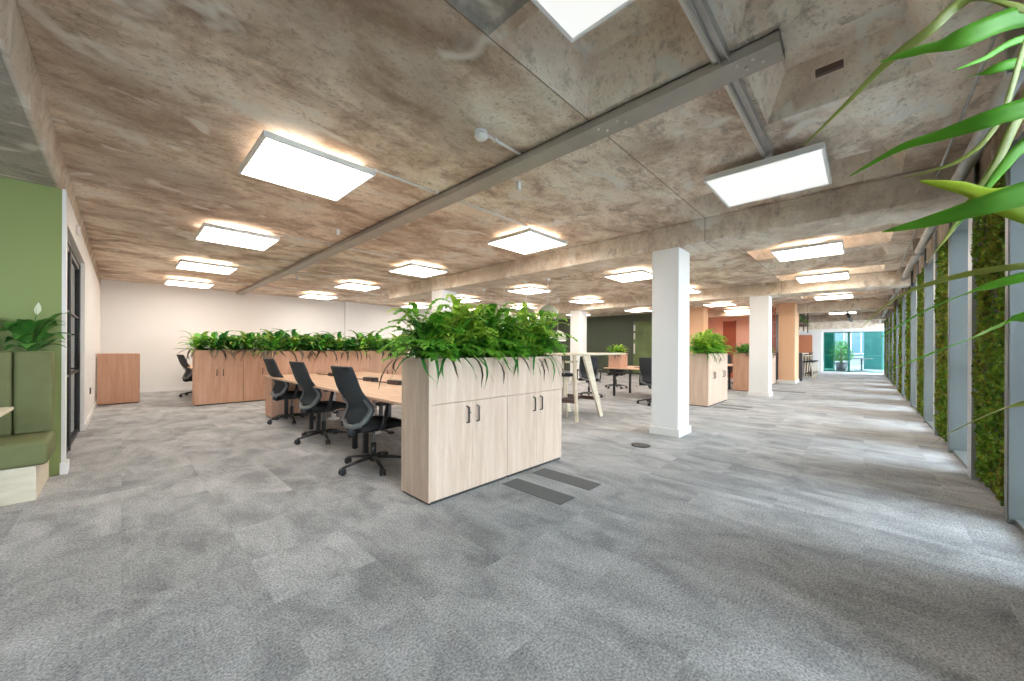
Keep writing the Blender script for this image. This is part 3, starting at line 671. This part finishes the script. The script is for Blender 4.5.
# ------------------------------------------------------------------ office chair (faces +X)
def make_chair():
    root = empty('office_chair', (0, 0, 0))
    b = MB(); b.lathe((0, 0, .065), [(.035, 0), (.04, .03), (.035, .06)], 'black', 16)
    for k in range(5):
        a = radians(90+72*k+20); d = Vector((cos(a), sin(a), 0))
        b.tube([tuple(d*.03+Vector((0, 0, .105))), tuple(d*.18+Vector((0, 0, .092))), tuple(d*.325+Vector((0, 0, .068)))], [.026, .021, .014], 'black', 8, flat=.75)
    b.build('star_base', root)
    for k in range(5):
        a = radians(90+72*k+20); d = Vector((cos(a), sin(a), 0)); c = d*.325; sd = Vector((-d.y, d.x, 0)); w = MB()
        for s in (-1, 1): w.lathe(tuple(c+sd*s*.016+Vector((0, 0, .030))), [(.024, -.009), (.030, -.006), (.030, .006), (.024, .009)], 'black', 16, axis=tuple(sd))
        w.tube([tuple(c+Vector((0, 0, .028))), tuple(c+Vector((0, 0, .075)))], .010, 'black', 8); w.box(c.x-.022, c.x+.022, c.y-.022, c.y+.022, .050, .062, 'black')
        w.build('caster', root)
    MB().tube([(0, 0, .10), (0, 0, .25)], .026, 'black', 14).tube([(0, 0, .25), (0, 0, .40)], .015, 'greyplastic', 12).build('gas_lift', root)
    m = MB(); m.rbox(-.15, .13, -.075, .075, .37, .425, 'black', .015); m.tube([(.02, -.07, .39), (.03, -.25, .385)], .007, 'black', 8); m.rbox(0, .05, -.30, -.24, .372, .395, 'black', .008); m.tube([(-.14, 0, .40), (-.22, 0, .385), (-.27, 0, .42)], .024, 'black', 8, flat=1.3); m.build('mechanism', root)
    s = MB(); rows = []
    for i in range(9):
        x = -.22+i*.055; row = []
        for j in range(9):
            y = -.245+j*.06125; e_ = max(0, abs(y)-.15)/.1; fx = max(0, x-.12)/.11
            yy = y*(1-.10*max(0, (x-.05)/.2)); row.append((x, yy, .485-.02*fx**2-.016*e_**2+.006*cos(y*9)))
        rows.append(row)
    s.sheet(rows, 'seatfab', th=-.055); s.build('seat', root)
    MB().rbox(-.20, .20, -.21, .21, .42, .44, 'black', .01).build('seat_pan', root)
    # backrest surface: narrow waist, slightly flared top
    def bp(u, t):   # u -1..1 across, t 0..1 up
        z = .47+t*.55; w = .20+.03*sin(min(1, t/.3)*pi*.5)-.05*max(0, t-.25) - (.05*(1-t/.12)**2 if t < .12 else 0)
        x = -.24-.15*max(0, t-.28)+.04*(abs(u)**2)*(1-.4*t)-.05*max(0, t-.85)
        x += .075*math.exp(-((t-.30)/.20)**2)
        return Vector((x, u*w, z))
    bm_ = MB(); bm_.sheet([[bp(-1+2*j/8, i/14) for j in range(9)] for i in range(15)], 'mesh', th=.012); bm_.build('back_mesh', root)
    f = MB()
    loop = [bp(-1, i/12) for i in range(13)]+[bp(-1+2*j/6, 1) for j in range(1, 6)]+[bp(1, 1-i/12) for i in range(13)]
    f.tube([tuple(p+Vector((-.004, 0, 0))) for p in loop], .013, 'mesh', 8)
    f.build('back_frame', root)
    y_ = MB()     # grey lower spine frame: wide V that cups the lumbar zone
    for sgn in (-1, 1):
        rows = []
        for i in range(9):
            t = .48*i/8; wd_ = .30*(1-.75*(i/8))
            rows.append([bp(sgn*(1.04-wd_*q), t)+Vector((-.016-.012*(1-i/8), 0, -.01)) for q in (0, .5, 1)])
        y_.sheet(rows if sgn > 0 else [list(reversed(r)) for r in rows], 'greyplastic', th=-.014)
    y_.tube([tuple(bp(-.9, .02)+Vector((-.02, 0, 0))), tuple(bp(-.4, 0)+Vector((-.03, 0, -.02))), tuple(bp(.4, 0)+Vector((-.03, 0, -.02))), tuple(bp(.9, .02)+Vector((-.02, 0, 0)))], .024, 'greyplastic', 10)
    y_.tube([(-.13, 0, .40), (-.22, 0, .40), tuple(bp(0, 0)+Vector((-.03, 0, -.02)))], .028, 'black', 10)
    y_.build('lumbar_frame', root)
    for sgn in (-1, 1):
        a = MB(); a.tube([(-.05, sgn*.17, .415), (-.07, sgn*.27, .43), (-.055, sgn*.285, .50), (-.02, sgn*.285, .66)], [.02, .024, .026, .022], 'black', 10, flat=.7)
        ar = a.build('armrest', root); MB().rbox(-.13, .13, sgn*.285-.045, sgn*.285+.045, .662, .69, 'black', .012).build('arm_pad', ar)
    return root
ch0 = make_chair(); first = [True]
def chair(x, y, rz, label, group=None):
    c = ch0 if first[0] else copy_tree(ch0); first[0] = False
    c.location = (x, y, 0); c.rotation_euler = (0, 0, radians(rz)); c['label'] = label; c['category'] = 'office chair'
    if group: c['group'] = group
    elif 'group' in c: del c['group']
    return c
GC = 'black office chairs along the long desk'
chair(1.76, 3.60, 4, 'black mesh-back office chair nearest to the front planter cabinet', GC)
chair(1.83, 5.15, 5, 'black mesh-back office chair in the middle of the three at the long desk', GC)
chair(1.92, 6.80, 6, 'black mesh-back office chair at the far end of the long desk', GC)
chair(1.30, 12.1, 12, 'black office chair left of the distant planter by the back wall')
GR = 'dark office chairs around the right-hand desk'
chair(8.05, 3.35, 5, 'dark office chair partly hidden by the big white column', GR)
chair(8.15, 5.05, 30, 'dark office chair left of the right-hand desk beyond the high table', GR)
chair(10.6, 5.6, 200, 'dark office chair seen under the far side of the right-hand desk', GR)
chair(10.65, 3.4, 175, 'dark office chair between the oak planter and the reddish planter', GR)
chair(7.2, 6.0, 60, 'dark office chair behind the high table stools', GR)
chair(14.5, 3.6, 180, 'distant dark office chair beyond the second white column')

# ------------------------------------------------------------------ high table and stools
e = empty('high_table', (5.0, 3.38, 0), 0, 'bar-height birch table with splayed plank legs behind the nearest planter', 'high table')
MB().rbox(-.1, 1.78, .0, .78, 1.10, 1.135, 'ply', .006).build('tabletop', e)
def leg(p0, p1, w0, w1):
    p0, p1 = Vector(p0), Vector(p1); m_ = MB()
    rows = []
    for p, w in ((p0, w0), (p1, w1)): rows.append([(p.x-w, p.y-.018, p.z), (p.x+w, p.y-.018, p.z), (p.x+w, p.y+.018, p.z), (p.x-w, p.y+.018, p.z)])
    m_.add(rows[0]+rows[1], [(0, 1, 2, 3), (7, 6, 5, 4), (0, 4, 5, 1), (1, 5, 6, 2), (2, 6, 7, 3), (3, 7, 4, 0)], 'ply'); m_.build('leg', e, bevel=.003)
for s, yy in ((0, .04), (1, .72)):
    leg((.12, yy+.03*(1-2*s), 1.10), (.16, yy, 0), .034, .024); leg((.47, yy+.03*(1-2*s), 1.10), (.93, yy, 0), .105, .05)
MB().box(.15, .80, .36, .40, .30, .36, 'brown').box(.15, .19, .07, .72, .30, .36, 'brown').box(.79, .83, .07, .72, .30, .36, 'brown').build('foot_rail', e, bevel=.003)
def make_stool():
    root = empty('bar_stool', (0, 0, 0))
    MB().lathe((0, 0, .72), [(.16, 0), (.185, .015), (.185, .035), (.17, .045)], 'seatfab', 24).build('seat', root)
    for k in range(4):
        a = pi/4+k*pi/2; MB().tube([(.13*cos(a), .13*sin(a), .72), (.21*cos(a), .21*sin(a), 0)], .014, 'ply', 8).build('leg', root)
    r_ = [(.185*cos(a), .185*sin(a), .27) for a in [2*pi*i/20 for i in range(21)]]; MB().tube(r_, .010, 'black', 6).build('foot_ring', root)
    a_ = [pi*.6+pi*.8*i/12 for i in range(13)]
    MB().tube([(.21*cos(a), .21*sin(a), .98) for a in a_], [.02]*13, 'ply', 8).tube([(.20*cos(pi*.65), .20*sin(pi*.65), .98), (.17*cos(pi*.65), .17*sin(pi*.65), .74)], .010, 'ply', 6).tube([(.20*cos(pi*1.35), .20*sin(pi*1.35), .98), (.17*cos(pi*1.35), .17*sin(pi*1.35), .74)], .010, 'ply', 6).tube([(-.20, 0, .98), (-.17, 0, .74)], .010, 'ply', 6).build('backrest', root)
    return root
s0 = make_stool()
for i, (x, y, rz, lb) in enumerate([(5.35, 4.75, 250, 'pale bar stool with curved back, closest to the planter edge'), (5.95, 4.7, 270, 'pale bar stool behind the leaning table leg'), (5.5, 3.9, 90, 'pale bar stool tucked under the high table')]):
    c = s0 if i == 0 else copy_tree(s0); c.location = (x, y, 0); c.rotation_euler = (0, 0, radians(rz)); c['label'] = lb; c['category'] = 'bar stool'; c['group'] = 'bar stools at the high table'

# ------------------------------------------------------------------ floor grilles and outlet
def grille(x0, x1, y0, y1, lab, grp):
    e = empty('floor_grille', ((x0+x1)/2, (y0+y1)/2, 0), 0, lab, 'floor grille', grp); w, d = (x1-x0)/2, (y1-y0)/2
    MB().box(-w, w, -d, d, .0002, .003, 'strip').build('plate', e)
    s = MB(); n = 14
    for k in range(n): yy = -d+.02+(2*d-.04)*k/(n-1); s.box(-w+.015, w-.015, yy-.006, yy+.006, .003, .0036, 'strip')
    s.build('slots', e)
grille(2.74, 2.94, 1.69, 2.33, 'dark floor grille under the right cabinet doors, farther of the pair', 'floor grilles before the nearest planter'); grille(2.33, 2.53, 1.69, 2.33, 'dark floor grille before the near planter, closer of the pair', 'floor grilles before the nearest planter')
grille(8.55, 8.72, 1.7, 2.3, 'thin dark floor grille before the second oak planter, nearer one', 'floor grilles before the second planter'); grille(9.0, 9.17, 1.7, 2.3, 'thin dark floor grille before the second oak planter, farther one', 'floor grilles before the second planter')
grille(13.2, 13.5, 1.2, 2.0, 'distant dark floor grille beyond the second white column', None)
o = MB().lathe((0, 0, 0), [(.115, .0005), (.115, .006), (.10, .010)], 'black', 28).build('floor_outlet', loc=(4.48, 2.02, 0)); o['label'] = 'round black floor outlet in the carpet before the big white column'; o['category'] = 'floor outlet'

# ------------------------------------------------------------------ booth on the left
e = empty('booth_bench', (XW-.06, 4.70, 0), 0, 'sage green upholstered booth bench against the green wall', 'bench')
MB().box(-1.6, -.03, 0, .74, 0, .27, 'ply').build('base', e, bevel=.003)
MB().rbox(-1.62, .03, -.02, .50, .27, .465, 'upholst', .035, 4).build('seat_cushion', e)
for a, b in ((-.20, .015), (-.62, -.205), (-1.04, -.625), (-1.46, -1.045)): MB().rbox(a, b, .47, .60, .455, 1.165, 'upholst', .028, 4).build('back_cushion', e)
MB().box(-1.6, -.03, .62, .76, .27, 1.12, 'upholst').box(-1.58, -.05, .60, .75, 1.12, 1.13, 'soil').build('planter_trough', e)
e = empty('booth_table', (-.56, 4.66, 0), 0, 'pale oak table corner in front of the green booth', 'table')
MB().rbox(-1.2, 0, -.75, 0, .725, .75, 'ply', .006).build('tabletop', e); MB().tube([(-.6, -.4, .02), (-.6, -.4, .725)], .04, 'black', 12).build('pedestal', e); MB().lathe((-.6, -.4, 0), [(.28, 0), (.28, .015), (.05, .03)], 'black', 24).build('foot', e)
M['greystool'] = plain('grey_wool', (.30,.31,.30), .9)
e = empty('footstool', (-.79, 4.50, 0), 0, 'grey rounded footstool at the left edge below the booth', 'stool')
MB().rbox(-.30, .10, -.30, .10, .02, .30, 'greystool', .05, 4).build('cushion', e)
def make_lily(seed, n=22, flowers=()):
    r = random.Random(seed); mb = MB()
    for k in range(n):
        az = r.uniform(0, 2*pi); ln = r.uniform(.14, .27); rs = r.uniform(.12, .36); d = Vector((cos(az), sin(az), 0))
        pts = arch(r, az, ln, rs, r.uniform(.0, .12), 9); mb.tube([tuple(p) for p in pts[:4]], .004, 'lily', 4, cap=False); w = r.uniform(.042, .064)
        ribbon(mb, pts[2:], [w*x for x in (.15, .7, 1, .95, .7, .35, .02)], 'lily', .12)
    for (dx, dy, h) in flowers:
        mb.tube([(0, 0, 0), (dx*.5, dy*.5, h*.6), (dx, dy, h)], .003, 'lily', 5)
        ribbon(mb, [Vector((dx, dy, h-.01)), Vector((dx+.006, dy, h+.03)), Vector((dx+.010, dy, h+.06)), Vector((dx+.012, dy, h+.095))], [.004, .020, .016, .001], 'petal', .5, side=Vector((0, 1, 0)))
        mb.tube([(dx, dy, h), (dx+.004, dy, h+.05)], .005, 'petal', 6)
    return mb
o = make_lily(3, 26, ((.03, -.01, .33),)).build('peace_lily', loc=(-.555, 5.32, 1.13)); o['label'] = 'peace lily with one white flower, topping the right end of the green booth'; o['category'] = 'plant'
o.scale = (1.05, .7, 1.1)
o = make_lily(9, 22).build('peace_lily', loc=(-.86, 5.33, 1.12)); o['label'] = 'peace lily without flower at the left picture edge above the green booth'; o['category'] = 'plant'

# ------------------------------------------------------------------ bar zone and hanging shelf at the far end
e = empty('bar_counter', (18.3, 1.75, 0), 0, 'dark-fronted bar counter beyond the apricot pier', 'bar counter')
MB().box(0, .12, 0, .9, 0, 1.1, 'slate').build('end_panel', e); MB().box(.12, 3.6, .25, .85, .0, 1.04, 'brown').build('body', e); MB().box(.12, 3.6, .10, .9, 1.04, 1.09, 'ply').build('worktop', e)
MB().box(3.6, 4.2, 0, .9, 0, 1.15, 'brown').build('planter_end', e)
for k in range(3):
    c = copy_tree(s0); c.location = (19.1+k*.95, 1.62, 0); c.rotation_euler = (0, 0, radians(270)); c['label'] = ['bar stool at the dark bar counter, nearest one', 'bar stool at the dark bar counter, middle one', 'bar stool at the dark bar counter, farthest one'][k]; c['category'] = 'bar stool'; c['group'] = 'bar stools at the dark counter'
e = empty('hanging_shelf', (18.2, 1.85, 2.0), 0, 'dark metal shelf hung from the ceiling with trailing plants', 'hanging shelf')
for x in (0, 1.6, 3.2):
    for y in (0, .5): MB().box(x-.02, x+.02, y-.02, y+.02, .0, .92, 'brown').build('hanger_rod', e)
MB().box(-.05, 3.25, -.05, .55, .28, .32, 'brown').build('shelf_board', e); MB().box(-.05, 3.25, -.05, .55, .66, .69, 'brown').build('shelf_board', e)
for i in range(4): plant(BROAD['deep'][i % 3], 'trailing_plant', 18.4+i*.9, 2.0, 2.32, i*1.3, 1.15, '%s trailing plant on the hanging shelf over the bar' % ['nearest', 'second', 'third', 'farthest'][i], 'trailing plants on the hanging shelf')
o = MB().box(18.1, 18.15, 2.68, 2.94, 0, 1.9, 'terra').build('back_panel'); o['label'] = 'terracotta panel at the near end of the bar'; o['category'] = 'panel'
o = MB().box(21.5, 21.6, 1.7, 2.6, 1.1, 1.9, 'terra').build('back_panel'); o['label'] = 'terracotta panel standing on the far end of the bar counter'; o['category'] = 'panel'
# dark red shelving between column and apricot pier
e = empty('open_shelving', (16.0, 2.35, 0), 0, 'dark red open shelving with globe lamps left of the apricot pier', 'shelving')
sh = MB()
for z in (1.15, 1.7, 2.2, 2.6): sh.box(0, .55, 0, .4, z, z+.04, 'red')
for a in (0, .52): sh.box(a, a+.04, 0, .04, 0, 2.75, 'red'); sh.box(a, a+.04, .36, .40, 0, 2.75, 'red')
sh.build('frame', e)
o = MB().lathe((0, 0, 0), [(.01, -.07), (.06, -.04), (.07, 0), (.06, .04), (.01, .07)], 'pendglow', 16).build('globe_lamp', loc=(16.12, 2.5, 1.81)); o['label'] = 'small glowing globe lamp on the dark red shelving'; o['category'] = 'lamp'
o = MB().box(16.1, 16.5, 2.8, 2.85, 0, 2.1, 'panegreen').build('olive_panel'); o['label'] = 'olive panel behind the dark red shelving'; o['category'] = 'panel'
# terrace plants and furniture
def shrub(x, y, h, lab):
    e = empty('terrace_shrub', (x, y, 0), 0, lab, 'shrub', 'potted shrubs on the terrace'); r = random.Random(int(x*10+y*7)); f_ = MB()
    for k in range(260):
        z = r.uniform(.55, h); a = r.uniform(0, 6.28); rr = .48*sqrt(r.random())*sin(min(1, (z-.35)/(h-.3))*pi*.9+.25); p = Vector((rr*cos(a), rr*sin(a), z))
        ribbon(f_, [p, p+Vector((cos(a)*.12, sin(a)*.12, .05)), p+Vector((cos(a)*.22, sin(a)*.22, -.03))], [.02, .05, .002], 'dark')
    f_.build('foliage', e); MB().tube([(0, 0, .4), (0, 0, h*.8)], .03, 'bark', 8).build('stem', e); MB().lathe((0, 0, 0), [(.20, 0), (.28, .45), (.26, .45), (.25, .40)], 'slate', 20).build('pot', e)
shrub(29.6, 1.0, 1.75, 'dark green potted shrub outside, just left of the door post'); shrub(31.4, 1.0, 1.5, 'smaller potted shrub outside behind the first one')
e = empty('terrace_table', (30.6, .1, 0), 0, 'dark round terrace table outside the glazed end', 'table'); MB().lathe((0, 0, .70), [(.5, 0), (.5, .04)], 'slate', 24).build('tabletop', e); MB().tube([(0, 0, .02), (0, 0, .7)], .04, 'slate', 10).build('pedestal', e); MB().lathe((0, 0, 0), [(.3, 0), (.3, .02)], 'slate', 20).build('foot', e)

# ------------------------------------------------------------------ tall palm at the right edge of the picture
e = empty('potted_palm', (1.16, -.42, 0), 0, 'tall leafy plant by the window wall, long arching leaves entering at the right edge', 'plant')
MB().lathe((0, 0, 0), [(.15, 0), (.20, .40), (.185, .40), (.18, .36)], 'slate', 28).lathe((0, 0, .35), [(.178, 0), (.178, .01)], 'soil', 20).build('pot', e)
MB().tube([(0, 0, .35), (.01, .01, .9), (-.01, 0, 1.22), (0, 0, 1.45)], [.03, .026, .022, .015], 'bark', 10).build('trunk', e)
root = Vector((1.16, -.42, 0))
def frond(ps, widths, mat, z0, fold=.2, lab=None, sub=6, name='leaf'):
    """ps: photo points with distance (px, py, depth) from the trunk side to the tip"""
    P = [at_depth(*p)-root for p in ps]; P = [Vector((0, 0, z0))]+P; widths = [widths[0]*.35]+widths
    out = []; w = []
    for i in range(len(P)-1):
        p0, p1, p2, p3 = P[max(i-1, 0)], P[i], P[i+1], P[min(i+2, len(P)-1)]
        for k in range(sub):
            t = k/sub; out.append(.5*((2*p1)+(-p0+p2)*t+(2*p0-5*p1+4*p2-p3)*t*t+(-p0+3*p1-3*p2+p3)*t**3)); w.append(widths[i]*(1-t)+widths[i+1]*t)
    out.append(P[-1]); w.append(widths[-1]); m_ = MB()
    k = len(out); rows = []
    for i, p in enumerate(out):
        t = (out[min(i+1, k-1)]-out[max(i-1, 0)]).normalized(); s = t.cross(Vector((.75, .66, .0)).normalized()); s.normalize(); n = s.cross(t)
        rows.append([p-s*w[i]+n*w[i]*fold, p-s*w[i]*.5+n*w[i]*fold*.4, p, p+s*w[i]*.5+n*w[i]*fold*.4, p+s*w[i]+n*w[i]*fold])
    m_.sheet(rows, mat, th=.0008); m_.build(name, e)
FR = [
 ([(1090, 60, .62), (1024, 9, .62), (968, 0, .68), (930, 30, .70), (888, 62, .74), (845, 105, .80), (803, 146, .86)], [.009, .010, .010, .009, .007, .004, .0008], 'palmold', 1.45),
 ([(1100, 20, .60), (1024, 15, .62), (960, 38, .64), (918, 50, .68), (880, 62, .72)], [.016, .018, .017, .010, .0008], 'palm', 1.45),
 ([(1100, 90, .58), (1030, 106, .60), (985, 120, .62), (940, 135, .66), (900, 148, .70), (850, 176, .76)], [.014, .016, .014, .010, .006, .0008], 'palm', 1.42),
 ([(1110, 200, .55), (1050, 208, .58), (1000, 196, .60), (960, 186, .64), (919, 181, .68)], [.022, .030, .026, .014, .0008], 'palmyel', 1.40),
 ([(1110, 180, .50), (1040, 190, .52), (985, 205, .54), (930, 221, .58), (882, 232, .62)], [.018, .018, .014, .009, .0008], 'palm', 1.38),
 ([(1060, 60, .70), (1024, 108, .70), (996, 165, .72), (972, 200, .75), (945, 240, .80), (925, 262, .86)], [.010, .010, .009, .008, .005, .0008], 'palmold', 1.42),
 ([(1090, 100, .62), (1030, 140, .64), (1000, 172, .66), (975, 205, .70), (955, 228, .74)], [.009, .010, .009, .006, .0008], 'palm', 1.40),
 ([(1100, 60, .75), (1024, 62, .78), (990, 70, .80), (965, 78, .84)], [.010, .012, .009, .0008], 'palm', 1.44),
 ([(1100, 30, .85), (1024, 38, .88), (985, 58, .90), (955, 70, .92)], [.008, .009, .006, .0008], 'palm', 1.46),
 ([(1100, 262, .70), (1024, 266, .74), (968, 274, .80), (915, 289, .88), (885, 306, .95), (863, 326, 1.02)], [.006, .0065, .006, .005, .003, .0006], 'palmold', 1.35),
 ([(1100, 262, .62), (1024, 277, .66), (985, 288, .70), (950, 300, .76), (912, 318, .84), (880, 338, .92)], [.007, .0085, .008, .006, .004, .0006], 'palm', 1.30),
 ([(1100, 300, .62), (1024, 317, .66), (998, 327, .70), (970, 339, .76), (930, 354, .84), (892, 369, .92)], [.007, .0085, .008, .006, .004, .0006], 'palm', 1.28),
 ([(1090, 385, .62), (1024, 404, .68), (998, 411, .72), (970, 423, .78), (948, 434, .84), (932, 444, .90)], [.007, .008, .0075, .006, .004, .0006], 'palmold', 1.22),
 ([(1060, 0, .72), (1000, 120, .76), (960, 160, .80), (905, 178, .86)], [.006, .006, .004, .0006], 'palmold', 1.45),
]
for ps, w, mt, z0 in FR: frond(ps, w, mt, z0)

# ------------------------------------------------------------------ daylight
wd = bpy.data.worlds.new('sky'); sc.world = wd; wd.use_nodes = True
bg = wd.node_tree.nodes['Background']; bg.inputs[0].default_value = (.76, .89, 1.0, 1); bg.inputs[1].default_value = 8.
